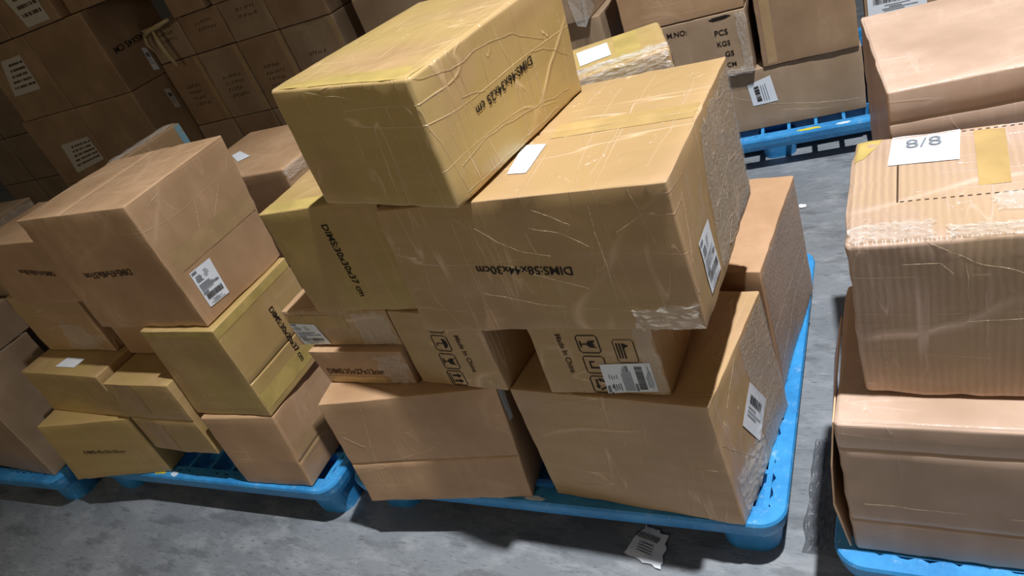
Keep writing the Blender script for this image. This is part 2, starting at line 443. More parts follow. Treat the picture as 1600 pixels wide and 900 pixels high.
def place(polys, c, size, ang):
    """centre a unit drawing on c, turned by ang"""
    ca, sa = math.cos(ang), math.sin(ang); out = []
    for pl in polys:
        out.append([(c[0]+size*(ca*(x-.5)-sa*(y-.5)), c[1]+size*(sa*(x-.5)+ca*(y-.5))) for x, y in pl])
    return out

def label_card(box, face, quad, parent, style='ship', mat='paper', name='shipping_label', n=5, off=0.0016):
    """quad: top-left, top-right, bottom-right, bottom-left as one reads the label"""
    lb = quad_grid(box, face, quad, M[mat], name, parent, off, n)
    a, b, c, d = [Vector(q) for q in quad]
    def m_(u, v): return tuple((a*(1-u)+b*u)*(1-v) + (d*(1-u)+c*u)*v)
    def R(u0, v0, u1, v1): return [m_(u0, v0), m_(u1, v0), m_(u1, v1), m_(u0, v1)]
    o2 = off + 0.0012; rnd = random.Random(int(abs(a.x*1000)) + 5)
    if style == 'ship':
        blk = [R(.04, .03, .26, .09), R(.05, .60, .30, .65), R(.74, .50, .92, .54)]
        for k in range(4): blk.append(R(.06+rnd.random()*.05, .16+k*.045, .28+rnd.random()*.1, .18+k*.045))
        for k in range(6): blk.append(R(.06, .38+k*.035, .55+rnd.random()*.38, .395+k*.035))
        for k in range(4): blk.append(R(.45+rnd.random()*.06, .12+k*.05, .6+rnd.random()*.1, .135+k*.05))
        for k in range(4): blk.append(R(.08+rnd.random()*.3, .86+k*.03, .5+rnd.random()*.4, .872+k*.03))
        decal(box, face, blk, M['grey'], 'print', lb, o2)
        bars = []; u = .10
        while u < .90:
            w_ = rnd.choice((.006, .010, .016)); bars.append(R(u, .67, u+w_, .82)); u += w_ + rnd.choice((.006, .009, .013))
        decal(box, face, bars, M['ink'], 'barcode', lb, o2)
    elif style == 'lines':
        blk = []
        for k in range(5):
            u = .30 - .04*k
            while u < .92:
                w_ = rnd.uniform(.03, .07); blk.append(R(u, .14+k*.155, u+w_, .205+k*.155)); u += w_ + rnd.choice((.012, .02, .05))
        decal(box, face, blk, M['faded'], 'print', lb, o2)
    elif style == 'bars':
        bars = []; u = .15
        while u < .8:
            w_ = rnd.choice((.01, .02, .03)); bars.append(R(u, .22, u+w_, .42)); u += w_ + rnd.choice((.01, .02))
        decal(box, face, bars, M['ink'], 'barcode', lb, o2)
        blk = [R(.12, .5+k*.09, .5+rnd.random()*.35, .525+k*.09) for k in range(3)]
        decal(box, face, blk, M['grey'], 'print', lb, o2)
    return lb
def tape(box, face, quad, parent, mat='tape', off=0.0007, n=10):
    return quad_grid(box, face, quad, M[mat], 'packing_tape', parent, off, n)
def glyph_rows(box, face, rows, parent, mat='faded'):
    """rows of small worn print too blurred to read: (u, v, length, height, dir)"""
    P = []
    for (u, v, ln, hh, ang) in rows:
        ca, sa = math.cos(ang), math.sin(ang); s_ = 0
        while s_ < ln:
            wd = random.uniform(0.5, 1.1)*hh; k = random.random()
            for (x0, y0, x1, y1) in (((s_, 0, s_+wd*.3, hh), (s_+wd*.3, hh*.7, s_+wd*.8, hh)) if k < .5 else ((s_, 0, s_+wd*.8, hh*.3), (s_+wd*.5, 0, s_+wd*.8, hh))):
                P.append([(u+ca*x-sa*y, v+sa*x+ca*y) for x, y in ((x0, y0), (x1, y0), (x1, y1), (x0, y1))])
            s_ += wd + hh*.3*(3 if random.random() < .2 else 1)
    return decal(box, face, P, M[mat], 'printed_text', parent)
def crinkle(box, face, quad, parent, n=12, wob=0.007, mat='film', name='stretch_film', nv=None, smooth=False):
    return quad_grid(box, face, quad, M[mat], name, parent, 0.001, n, wob=wob, jag=0.006, smooth=smooth, nv=nv)

BOX = {}
def make(key, p, mat, label, dl=None, group=None, seams=(), rad=0.004, amp=0.0028, parts=True):
    c = Carton(p, dl, rad, amp, seams)
    rt = c.root() if parts else None
    if parts:
        c.body(M[mat], rt)
    else:
        rt = c.body(M[mat], None, 'cardboard_box'); rt.location = (c.x, c.y, c.z); rt.rotation_euler = (0, 0, math.radians(c.a))
    tag(rt, label, 'cardboard box', group)
    c.rt = rt; BOX[key] = c
    return c, rt

CREASES = [
('A','f',[[(0.02,0.272),(-0.0,0.16),(-0.002,0.062)],[(0.027,0.151),(0.093,0.109),(0.203,0.087),(0.303,0.06),(0.409,0.049),(0.497,0.043),(0.542,0.043)],[(0.244,0.155),(0.314,0.128),(0.392,0.096)],[(0.167,0.266),(0.205,0.242),(0.245,0.208),(0.283,0.186),(0.342,0.171)],[(0.442,0.268),(0.439,0.204),(0.439,0.111),(0.442,0.014)],[(0.322,0.272),(0.399,0.233),(0.387,0.215)],[(0.512,0.294),(0.523,0.258),(0.53,0.222),(0.536,0.185)],[(0.32,0.233),(0.381,0.214),(0.42,0.186)],[(0.478,0.21),(0.548,0.255)],[(0.309,0.221),(0.317,0.173),(0.289,0.057)],[(0.199,0.229),(0.179,0.151),(0.157,0.01)]]),
('A','t',[[(0.385,0.391),(0.387,0.225),(0.405,0.069)],[(0.449,0.425),(0.44,0.234),(0.439,0.041)],[(0.329,0.204),(0.424,0.226),(0.57,0.229)],[(0.541,0.358),(0.543,0.178),(0.534,0.051)]]),
('A','r',[[(0.048,0.246),(0.034,0.183),(0.013,0.135)],[(0.203,0.177),(0.217,0.102)],[(0.353,0.146),(0.199,0.113)]]),
('T','r',[[(0.008,0.235),(0.094,0.211),(0.206,0.21),(0.277,0.192),(0.363,0.147)],[(0.096,0.241),(0.097,0.174),(0.098,0.102),(0.094,-0.007)],[(0.049,0.227),(0.048,0.14),(0.051,0.042)],[(0.043,0.06),(0.119,0.072),(0.197,0.063),(0.405,0.028)],[(0.315,0.145),(0.355,0.134),(0.428,0.09)],[(0.098,0.161),(0.163,0.142)],[(0.321,0.136),(0.315,0.069),(0.303,0.008)],[(0.428,0.174),(0.421,0.099),(0.41,0.037)],[(0.257,0.159),(0.246,0.089),(0.241,0.006)],[(0.033,0.015),(0.167,0.014),(0.357,0.014)]]),
('T','f',[[(0.049,0.048),(0.191,0.063),(0.291,0.089)],[(0.103,0.232),(0.193,0.22),(0.286,0.209)],[(0.292,0.194),(0.296,0.099),(0.331,0.022)],[(0.1,0.216),(0.101,0.119)],[(0.173,0.116),(0.191,0.036),(0.209,0.008)]]),
('B','f',[[(0.132,0.231),(0.237,0.185),(0.327,0.185),(0.443,0.176)],[(0.108,0.329),(0.114,0.202)],[(0.309,0.368),(0.3,0.193)],[(-0.005,0.159),(0.015,0.01)]]),
('B','r',[[(0.162,0.349),(0.072,0.292)],[(0.261,0.334),(0.318,0.146)],[(-0.0,0.258),(0.171,0.024)],[(0.064,0.206),(0.103,0.015)],[(0.196,0.061),(0.055,0.031)]]),
('H','r',[[(0.418,0.184),(0.225,0.179),(0.019,0.18)],[(0.409,0.129),(0.224,0.115),(0.055,0.063)],[(0.062,0.342),(0.089,0.223)]]),
('X1','f',[[(0.005,0.165),(0.079,0.162),(0.149,0.168),(0.231,0.173)],[(0.079,0.304),(0.081,0.166)],[(0.161,0.303),(0.162,0.171)],[(0.038,0.16),(0.043,0.011)],[(0.056,0.16),(0.058,0.009)],[(0.025,0.302),(0.028,0.16)],[(0.107,0.328),(0.167,0.286),(0.229,0.259)],[(0.033,0.29),(0.127,0.285),(0.142,0.264)]]),
('X1','t',[[(0.065,0.079),(0.072,0.015)],[(0.022,0.013),(0.057,0.043)]]),
('X2','f',[[(0.031,0.152),(0.134,0.148),(0.276,0.148)]]),
('R1','f',[[(-0.024,0.163),(0.06,0.131)],[(0.118,0.103),(0.297,0.066),(0.47,0.044)],[(0.163,0.064),(0.352,0.031)]]),
('G','f',[[(0.124,0.36),(0.09,0.203),(0.073,0.05)],[(0.022,0.245),(0.073,0.209)]]),
('K','r',[[(0.096,0.35),(0.043,0.337)],[(0.169,0.287),(0.127,0.176)],[(0.256,0.273),(0.143,0.165)]]),
('K','t',[[(0.015,0.148),(0.077,0.241),(0.358,0.23),(0.48,0.313)],[(0.044,0.044),(-0.001,0.204),(0.153,0.279)],[(0.166,0.153),(0.412,0.184)]]),
('E','f',[[(0.034,0.197),(0.036,0.109),(0.048,0.018)],[(0.285,0.176),(0.305,0.105)]]),
]
G_C = 'cartons on the middle pallet'; G_L = 'cartons on the left pallet'; G_R = 'cartons on the right pallet'
G_BR = 'cartons of the stack behind on the right'; G_BL = 'cartons of the dark stacks in the back left'

# ================= middle pallet
A, r = make('A', (-0.3408,0.9310,0.7360,0.5800,0.4522,0.2956,-0.7339), 'wrapped', 'big film-wrapped brown box with upside-down DIMS:58x44x30cm print on its front', {'flt': (0.0053, 0.0038, -0.0027), 'frt': (-0.002, -0.0013, -0.001), 'brt': (0.0, 0.0017, 0.0046), 'frb': (0.0031, 0.0019, 0.0008), 'flb': (-0.0076, -0.0048, 0.0034), 'brb': (-0.0002, -0.0023, -0.0038)}, G_C, seams=(('y', .52, 't'),), amp=0.0035)
text(A, 'f', 'DIMS:58x44x30cm', (0.374, 0.146), (0.180, 0.158), r)
label_card(A, 'r', [(0.059,0.139),(0.142,0.135),(0.139,0.031),(0.061,0.031)], r)
quad_grid(A, 't', [(0.245,0.194),(0.301,0.184),(0.302,0.08),(0.26,0.085)], M['paper'], 'white_sticker', r, 0.0015, 4)
crinkle(A, 'f', [(0.46,0.05),(0.575,0.06),(0.575,0.004),(0.46,0.004)], r, 10, 0.005)
crinkle(A, 'r', [(0.20,0.28),(0.445,0.285),(0.445,0.02),(0.15,0.02)], r, 30, 0.0035, nv=5, mat='filmside', smooth=True)
tape(A, 't', [(0.30,0.205),(0.575,0.205),(0.575,0.262),(0.30,0.262)], r)

T, r = make('T', (-0.6952,0.9081,1.0335,0.3693,0.4580,0.2430,-10.6682), 'yellowwrap', 'topmost yellow-taped box with upside-down DIMS:46x34x25 cm print on its side', {'flt': (0.0014, 0.0046, 0.0075), 'frt': (0.0028, 0.0009, -0.0064), 'brt': (0.0036, 0.0029, 0.0016), 'frb': (-0.0004, -0.0054, 0.0), 'flb': (-0.001, 0.0009, 0.0039), 'brb': (-0.0093, -0.0038, 0.0)}, G_C, amp=0.0035, rad=0.009)
text(T, 'r', 'DIMS:46x34x25 cm', (0.310, 0.138), (0.122, 0.129), r)
tape(T, 't', [(0.003,0.002),(0.366,0.002),(0.366,0.05),(0.003,0.02)], r, 'tapedk')

C, r = make('C', (-0.9701,1.0105,0.7360,0.3300,0.3000,0.2870,1.1459), 'yellow', 'olive-taped box with sideways DIMS:30x30x37 cm print, under the topmost box', {'flt': (0.0013, -0.0008, -0.0029), 'flb': (-0.0018, 0.0008, 0.002)}, G_C)
text(C, 'f', 'DIMS:30x30x37 cm', (0.160, 0.240), (0.162, 0.044), r)
tape(C, 't', [(0.0,0.0),(0.32,0.0),(0.32,0.045),(0.0,0.045)], r, 'tapedk')

D1, r = make('D1', (-1.1000,1.0123,0.6250,0.3360,0.2700,0.1095,0), 'wrapped', 'flat brown box with a curled shipping label, under the DIMS:30x30x37 cm box', {'flt': (-0.0037, 0.0021, 0.002), 'flb': (0.0041, -0.0021, 0)}, G_C)
tape(D1, 'f', [(0.005,0.095),(0.20,0.095),(0.20,0.055),(0.005,0.055)], r)
label_card(D1, 'f', [(0.004,0.072),(0.090,0.068),(0.108,0.005),(0.014,0.004)], r)
crinkle(D1, 'f', [(0.235,0.10),(0.33,0.10),(0.33,0.006),(0.22,0.006)], r, 10, 0.004, smooth=True)
D2, r = make('D2', (-1.1000,0.9924,0.5150,0.2880,0.2700,0.1085,0), 'kraft', 'flat brown box printed DIMS:35x27x12cm, beneath the box with the curled label', {'flt': (-0.0093, -0.0052, 0.001)}, G_C)
text(D2, 'f', 'DIMS:35x27x12cm', (0.022, 0.032), (0.205, 0.034), r, 'faded')
tape(D2, 'f', [(0.01,0.024),(0.20,0.024),(0.20,0.004),(0.01,0.004)], r)
crinkle(D2, 'f', [(0.20,0.095),(0.285,0.10),(0.285,0.01),(0.225,0.01)], r, 14, 0.010)

E, r = make('E', (-0.8381,0.9837,0.5150,0.2541,0.3000,0.2190,-4.8098), 'wrapped', 'box with a column of handling symbols standing on the lower left carton', {'flt': (-0.0016, 0.0034, 0), 'flb': (0.0019, -0.0035, 0)}, G_C)
for kk, (cx, cz) in zip(('hand', 'umbrella', 'glass', 'arrows'), ((0.127, 0.188), (0.125, 0.134), (0.123, 0.080), (0.121, 0.028))):
    decal(E, 'f', place(symbol(kk), (cx, cz), 0.047, -math.pi/2), M['ink'], 'handling_symbol', r)
text(E, 'f', 'Made In China', (0.172, 0.160), (0.178, 0.052), r, 'faded')
F, r = make('F', (-0.4648,0.9873,0.5180,0.2637,0.2500,0.2155,0), 'wrapped', 'box with handling symbols and a white barcode label, under the big DIMS:58x44x30cm box', {'flb': (0.0, -0.0036, 0), 'frb': (0.0001, 0.003, 0)}, G_C)
for kk, (cx, cz) in zip(('glass', 'hook', 'recycle'), ((0.126, 0.137), (0.126, 0.082), (0.126, 0.028))):
    decal(F, 'f', place(symbol(kk), (cx, cz), 0.048, -math.pi/2), M['ink'], 'handling_symbol', r)
decal(F, 'f', rrect(0.178, 0.088, 0.222, 0.150, 0.0016) + place(symbol('triangle'), (0.205, 0.133), 0.018, -math.pi/2)
      + [[(0.184+k*0.006, 0.10), (0.187+k*0.006, 0.10), (0.187+k*0.006, 0.14), (0.184+k*0.006, 0.14)] for k in range(3)], M['ink'], 'caution_panel', r)
text(F, 'f', 'Made In China', (0.060, 0.163), (0.066, 0.060), r, 'faded')
label_card(F, 'f', [(0.133,0.004),(0.135,0.084),(0.242,0.090),(0.242,0.012)], r)
crinkle(F, 'f', [(0.225,0.20),(0.262,0.20),(0.262,0.01),(0.235,0.01)], r, 10, 0.004)

G, r = make('G', (-0.8899,0.9845,0.1508,0.4941,0.3500,0.3637,9.8088), 'kraft', 'brown box with a horizontal seam, bottom left of the middle pallet', {'flt': (0.0055, 0.0061, 0.0003), 'frt': (0.0137, 0.0082, -0.0002), 'frb': (-0.0169, -0.0099, 0), 'flb': (-0.0068, -0.0076, 0)}, G_C, seams=(('z', .40, 'f'),), amp=0.003)
label_card(G, 'r', [(0.005,0.36),(0.04,0.36),(0.035,0.24),(0.012,0.25)], r, 'none', 'paper', 'torn_label')
B, r = make('B', (-0.3764,0.9597,0.1500,0.4644,0.3700,0.3660,-4.8133), 'wrapped', 'large film-wrapped box with a tilted white label, bottom right of the middle pallet', {'flt': (0.0009, -0.0064, 0), 'frt': (-0.0102, 0.0034, 0.0), 'frb': (0.0002, 0.007, 0.0), 'flb': (-0.0013, -0.008, 0), 'brt': (0.0023, -0.0032, 0), 'brb': (0.015, 0.0039, 0)}, G_C, amp=0.0035)
label_card(B, 'r', [(0.2,0.245),(0.255,0.138),(0.167,0.091),(0.113,0.199)], r, 'bars')
crinkle(B, 'r', [(0.02,0.14),(0.20,0.12),(0.16,0.01),(0.02,0.01)], r, 12, 0.006)
crinkle(B, 'r', [(0.20,0.355),(0.365,0.355),(0.365,0.01),(0.20,0.01)], r, 20, 0.003, nv=5, mat='filmside', smooth=True)
H, r = make('H', (-0.3470,1.3781,0.1500,0.3500,0.4272,0.3803,-3.8939), 'plain', 'plain brown box with a clean lit top, behind the tilted-label box', {'brt': (-0.0037, -0.0009, 0.0), 'brb': (0.0046, 0.0012, 0.0)}, G_C)
crinkle(H, 'r', [(0.008,0.372),(0.42,0.372),(0.42,0.01),(0.008,0.01)], r, 26, 0.0025, nv=6, mat='filmside', smooth=True)
# carton with white sticker behind the big box, and what carries it
make('H2', (-0.76,1.40,0.1500,0.38,0.46,0.3803,0), 'plain', 'brown box hidden behind the big wrapped box, low on the middle pallet', None, G_C, parts=False)
make('H3', (-0.50,1.50,0.5340,0.42,0.36,0.215,4), 'plain', 'brown box hidden behind the big wrapped box, carrying the stickered box', None, G_C, parts=False)
I, r = make('I', (-0.500,1.594,0.752,0.36,0.233,0.254,20.7), 'yellowwrap', 'yellow-taped box with a blank white sticker on top, behind the big wrapped box', None, G_C, rad=0.010)
quad_grid(I, 't', [(0.146,0.181),(0.225,0.188),(0.230,0.080),(0.153,0.070)], M['paper'], 'white_sticker', r, 0.0015, 4)
tape(I, 't', [(0.240,0.22),(0.300,0.22),(0.300,0.01),(0.240,0.01)], r, 'tapedk')
crinkle(I, 'f', [(0.02,0.25),(0.35,0.25),(0.35,0.20),(0.02,0.20)], r, 22, 0.012)
crinkle(I, 't', [(0.0,0.03),(0.355,0.035),(0.355,0.002),(0.0,0.002)], r, 22, 0.008)
label_card(I, 'r', [(0.02,0.235),(0.08,0.235),(0.075,0.14),(0.015,0.14)], r, 'ship')

# ================= left pallet
K, r = make('K', (-1.6370,0.9444,0.7460,0.4823,0.3339,0.3715,-0.3236), 'kraft', 'large brown box with white shipping label low on its side, atop left pallet', {'flt': (0.0002, 0.001, 0.0013), 'frt': (0.0009, 0.0001, -0.0034), 'brt': (0.0076, 0.0112, 0.0045), 'frb': (-0.0012, -0.0006, 0.0), 'brb': (-0.009, -0.0134, 0)}, G_L, amp=0.004, seams=(('x', .42, 't'),))
text(K, 'f', 'DIMS:47x40x37cm', (0.331, 0.197), (0.117, 0.191), r, 'faded')
label_card(K, 'r', [(0.042,0.142),(0.118,0.138),(0.112,0.03),(0.039,0.036)], r)
tape(K, 'r', [(0.0,0.215),(0.325,0.215),(0.325,0.155),(0.0,0.155)], r, 'tape2')
K2, r = make('K2', (-2.1301,0.9758,0.8210,0.4167,0.2600,0.2239,0), 'kraft', 'brown box with small upside-down print, left of the large labelled box', {'frt': (-0.004, -0.006, -0.0031)}, G_L)
text(K2, 'f', 'DIMS:41x30x20cm', (0.350, 0.115), (0.172, 0.130), r, 'faded')
L_, r = make('L', (-1.6148,0.9312,0.4320,0.3073,0.3250,0.3118,1.3491), 'yellow', 'olive-taped box with sideways DIMS:30x20x37 cm print, under the large labelled box', {'flt': (0.0021, 0.006, 0.001), 'frt': (0.0036, -0.0022, 0), 'brt': (-0.003, 0.0003, 0), 'flb': (-0.0025, -0.0067, 0), 'frb': (-0.0015, -0.0011, 0)}, G_L, seams=(('z', .38, 'r'),))
text(L_, 'r', 'DIMS:30x20x37 cm', (0.180, 0.236), (0.180, 0.040), r)
tape(L_, 'r', [(0.003,0.308),(0.32,0.308),(0.32,0.283),(0.003,0.283)], r, 'tapedk')
tape(L_, 'f', [(0.003,0.308),(0.304,0.308),(0.304,0.293),(0.003,0.293)], r, 'tapedk')
tape(L_, 'r', [(0.003,0.075),(0.32,0.075),(0.32,0.02),(0.003,0.02)], r, 'tapedk')
Mx, r = make('M', (-1.6181,0.9188,0.1500,0.2850,0.3000,0.2801,4.4025), 'kraft', 'brown box on the left pallet corner beneath the DIMS:30x20x37 cm box', {'flt': (-0.0022, 0.0047, 0), 'frt': (0.0048, 0.0097, 0), 'flb': (0.0028, -0.0054, 0), 'frb': (-0.0056, -0.0105, 0)}, G_L, seams=(('z', .36, 'r'),), rad=0.008)
tape(Mx, 'r', [(0.003,0.14),(0.295,0.14),(0.295,0.085),(0.003,0.085)], r, 'tape2')
Nx, r = make('N', (-1.9300,0.8945,0.2720,0.3160,0.3000,0.2931,0.7408), 'yellow', 'olive-taped box leaning left of the corner box, its base raised off the left pallet', {'frt': (0.0011, 0.0026, 0.0003), 'frb': (-0.0013, -0.0029, -0.0001)}, G_L, seams=(('z', .5, 'f'),))
tape(Nx, 'f', [(0.05,0.29),(0.14,0.29),(0.14,0.004),(0.05,0.004)], r, 'tape2')
make('N2', (-1.94,1.02,0.1500,0.28,0.17,0.1205,0), 'far_dark', 'low brown box in the shade beneath the raised olive box', None, G_L, parts=False)
Px, r = make('P', (-2.2721,0.8895,0.1508,0.4486,0.2500,0.2560,10.2044), 'yellow', 'lowest brown box at the left pallet edge with a small dark print on its front', {'flt': (0.004, 0.0086, 0), 'flb': (-0.0044, -0.0103, 0), 'frt': (0.0017, 0.0018, 0)}, G_L)
text(Px, 'f', 'DIMS:45x25x25cm', (0.133, 0.120), (0.319, 0.108), r, 'faded', hscale=0.8)
Ox, r = make('O', (-2.2640,0.8970,0.4070,0.4600,0.3000,0.1800,-0.9167), 'yellow', 'olive-taped box with a white sticker on top, on the lowest left box', {'flt': (0.0007, 0.0026, 0), 'flb': (-0.0007, -0.0028, 0)}, G_L)
quad_grid(Ox, 't', [(0.174,0.032),(0.186,0.078),(0.295,0.076),(0.288,0.034)], M['paper'], 'white_sticker', r, 0.0015, 4)
Qx, r = make('Q', (-2.300,1.015,0.5881,0.4000,0.2700,0.2320,0), 'wrapped', 'film-wrapped box in the shade, above the box with the white sticker', None, G_L)
creases(Qx, 'f', [[(0.02,0.15),(0.12,0.155),(0.25,0.14),(0.33,0.10),(0.35,0.03)],[(0.05,0.10),(0.15,0.05)],[(0.2,0.13),(0.3,0.11)]], r, 0.003)
crinkle(Qx, 'f', [(0.20,0.12),(0.33,0.11),(0.34,0.01),(0.16,0.01)], r, 8, 0.004)
make('Q2', (-2.05,1.03,0.5670,0.21,0.24,0.1780,0), 'kraft', 'brown box in deep shade under the left end of the large labelled box', None, G_L, parts=False)
Ux, r = make('U', (-1.657,1.440,0.5860,0.50,0.39,0.35,0), 'kraft', 'brown box with a small white diamond sticker on top, behind the large labelled box', None, G_L, rad=0.010)
quad_grid(Ux, 't', [(0.099,0.184),(0.115,0.211),(0.227,0.146),(0.197,0.115)], M['paper'], 'white_sticker', r, 0.0015, 4)
crinkle(Ux, 'r', [(0.0,0.345),(0.14,0.345),(0.14,0.31),(0.0,0.31)], r, 10, 0.005)
make('U2', (-1.657,1.440,0.1500,0.50,0.39,0.434,0), 'kraft', 'brown box carrying the diamond-sticker box, behind the left pallet stack', None, G_L, parts=False)
Vx, r = make('V', (-2.45,1.50,0.1500,0.075,0.30,0.886,0), 'wrapped', 'tall thin film-edged box standing behind the large labelled box', None, G_L)
crinkle(Vx, 't', [(0.0,0.0),(0.07,0.0),(0.07,0.29),(0.0,0.29)], r, 14, 0.006)
quad_grid(Vx, 'r', [(0.270,0.884),(0.298,0.884),(0.298,0.45),(0.270,0.45)], M['bluetape'], 'blue_tape', r, 0.001, 8)

# ================= far left pallet
LS2, r = make('LS2', (-2.87,0.80,0.1500,0.42,0.26,0.486,0), 'farg', 'brown box with a shiny film edge at the left border, on the far left pallet', None, None)
crinkle(LS2, 't', [(0.37,0.0),(0.418,0.0),(0.418,0.25),(0.39,0.25)], r, 12, 0.004)
make('LS1', (-2.87,0.80,0.6400,0.42,0.28,0.135,0), 'farg', 'flat brown box on top of the far left pallet stack', None, None, parts=False)
LS0, r = make('LS0', (-2.90,1.13,0.1500,0.38,0.26,0.86,0), 'farg', 'tall film-covered box standing at the back of the far left pallet', None, None)
crinkle(LS0, 'r', [(0.0,0.85),(0.25,0.85),(0.25,0.60),(0.0,0.60)], r, 12, 0.012)
crinkle(LS0, 'f', [(0.25,0.85),(0.375,0.85),(0.375,0.70),(0.25,0.70)], r, 12, 0.012)

# ================= right pallet
X1, r = make('X1', (0.4790,1.0190,0.5150,0.6004,0.3332,0.3297,0.6121), 'ribbed', 'ribbed film-wrapped box with an 8/8 paper on its top', {'flt': (-0.0017, -0.0022, -0.003), 'flb': (0.0022, 0.0025, 0.001)}, G_R, amp=0.006, rad=0.012)
quad_grid(X1, 't', [(0.063,0.332),(0.168,0.330),(0.162,0.223),(0.057,0.225)], M['paper'], 'paper_sheet', r, 0.0015, 6)
sheet = r.children[-1]
text(X1, 't', '8/8', (0.085, 0.277), (0.139, 0.279), sheet, 'grey', off=0.0032)
D = [[(0.071, 0.108+i*0.0045), (0.074, 0.108+i*0.0045), (0.074, 0.1102+i*0.0045), (0.071, 0.1102+i*0.0045)] for i in range(26)]
decal(X1, 't', D, M['faded'], 'perforation', r)
D = [[(0.076+i*0.0115, 0.1070+i*0.0006), (0.082+i*0.0115, 0.1074+i*0.0006), (0.082+i*0.0115, 0.1092+i*0.0006), (0.076+i*0.0115, 0.1088+i*0.0006)] for i in range(44)]
decal(X1, 't', D, M['faded'], 'perforation', r)
D = [[(0.17+i*0.0115, 0.316), (0.176+i*0.0115, 0.316), (0.176+i*0.0115, 0.318), (0.17+i*0.0115, 0.318)] for i in range(36)]
decal(X1, 't', D, M['faded'], 'perforation', r)
tape(X1, 't', [(0.187,0.33),(0.232,0.33),(0.226,0.14),(0.184,0.14)], r)
crinkle(X1, 't', [(0.005,0.045),(0.12,0.05),(0.12,0.004),(0.005,0.004)], r, 14, 0.007)
crinkle(X1, 't', [(0.14,0.03),(0.34,0.03),(0.34,0.004),(0.14,0.004)], r, 20, 0.006)
crinkle(X1, 't', [(0.20,0.11),(0.34,0.12),(0.34,0.06),(0.20,0.06)], r, 10, 0.006)
tape(X1, 't', [(0.002,0.33),(0.05,0.33),(0.02,0.26),(0.002,0.25)], r, 'tapedk')
X2, r = make('X2', (0.4870,0.9500,0.1500,0.65,0.4000,0.3640,0.5284), 'pink', 'wide brown box with long fold lines, carrying the 8/8 box', {'flt': (-0.0015, 0.0012, 0), 'flb': (0.0019, -0.0014, 0)}, G_R, seams=(('z', .82, 'f'), ('z', .27, 'f')), amp=0.004, rad=0.010)
link_mesh('side_flap', [Vector((-0.652, 0.01, 0.355)), Vector((-0.664, -0.002, 0.25)), Vector((-0.670, -0.004, 0.14)), Vector((-0.652, 0.0, 0.012)),
    Vector((-0.654, 0.30, 0.355)), Vector((-0.675, 0.29, 0.25)), Vector((-0.680, 0.29, 0.14)), Vector((-0.653, 0.30, 0.012))],
    [(0, 1, 5, 4), (1, 2, 6, 5), (2, 3, 7, 6)], M['kraft'], r).modifiers.new('thick', 'SOLIDIFY').thickness = 0.003
X3, r = make('X3', (0.475,1.457,0.5860,0.55,0.42,0.330,8), 'pink', 'large pale box with a bare lit top, behind the 8/8 box', None, G_R, amp=0.004, rad=0.007, seams=(('z', .80, 'f'),))
make('X4', (0.475,1.457,0.1500,0.55,0.42,0.434,8), 'plain', 'brown box under the large pale box, at the back of the right pallet', None, G_R, parts=False)

# ================= stack behind, right
R1, r = make('R1', (-0.2183,2.9653,0.1500,0.80,0.4000,0.2588,7.6665), 'farg', 'long grey-brown wrapped box with a white label, directly on the back pallet', None, G_BR)
label_card(R1, 'f', [(0.385,0.106),(0.375,0.200),(0.466,0.222),(0.482,0.110)], r, 'bars')
R2, r = make('R2', (-0.5963,2.8851,0.4120,0.42,0.4000,0.2540,3.6436), 'farg', 'wrapped box printed PCS and KGS behind the big wrapped box', None, G_BR)
for s_, u, v, ln in (('PCS', 0.297, 0.172, 0.050), ('KGS', 0.299, 0.128, 0.050), ('GS', 0.322, 0.084, 0.034), ('CM', 0.322, 0.040, 0.036), ('M.NO:', 0.115, 0.205, 0.078)):
    text(R2, 'f', s_, (u, v), (u+ln, v-0.001), r, 'ink', 'printed_text')
decal(R2, 'f', [[(0.282,0.238),(0.300,0.230),(0.345,0.232),(0.370,0.240),(0.350,0.246),(0.300,0.244)]], M['ink'], 'smudged_print', r)
crinkle(R2, 'f', [(0.386,0.245),(0.416,0.245),(0.416,0.02),(0.386,0.02)], r, 12, 0.006)
crinkle(R2, 'f', [(0.22,0.025),(0.416,0.025),(0.416,0.004),(0.22,0.004)], r, 10, 0.006)
R3, r = make('R3', (-0.225,2.955,0.4110,0.345,0.4,0.35,7.7), 'far', 'brown box with a tape band, on the long box right of the PCS box', None, G_BR)
tape(R3, 'f', [(0.02,0.34),(0.055,0.34),(0.055,0.01),(0.02,0.01)], r, 'tape2')
make('R4', (-0.5963,2.8851,0.6700,0.47,0.42,0.36,3.6), 'kraft', 'brown box resting on the PCS box, cut by the top border', None, G_BR, parts=False)
make('R3b', (-0.225,2.97,0.7650,0.32,0.40,0.30,7), 'kraft', 'brown box on top of the tape-band box at the top border', None, G_BR, parts=False)
R7, r = make('R7', (0.32,3.00,0.4160,0.52,0.40,0.33,4), 'far', 'box with a large white barcode sheet, behind the large pale box', None, G_BR)
label_card(R7, 'f', [(0.012,0.30),(0.20,0.30),(0.20,0.095),(0.012,0.095)], r, 'ship')
make('R8', (0.32,3.02,0.1500,0.52,0.40,0.264,4), 'far', 'brown box beneath the barcode sheet box on the back pallet', None, G_BR, parts=False)
R5, r = make('R5', (-1.197,2.86,0.7660,0.50,0.42,0.36,0), 'farg', 'wrapped box with a film tail hanging from its corner, at the top border', None, G_BR)
V = [R5.on('f', u, v, 0.004) for u, v in ((0.43, 0.12), (0.498, 0.16), (0.496, 0.0))] + [Vector((-0.01, -0.03, -0.02)), Vector((0.06, -0.05, 0.06)), Vector((-0.05, -0.02, -0.01))]
link_mesh('film_tail', V, [(0, 2, 1), (2, 3, 1), (3, 4, 1), (0, 5, 2), (5, 3, 2)], M['film'], r)
make('R6', (-1.165,2.89,0.4660,0.52,0.42,0.298,0), 'farg', 'grey-brown box under the film-tail box', None, G_BR, parts=False)
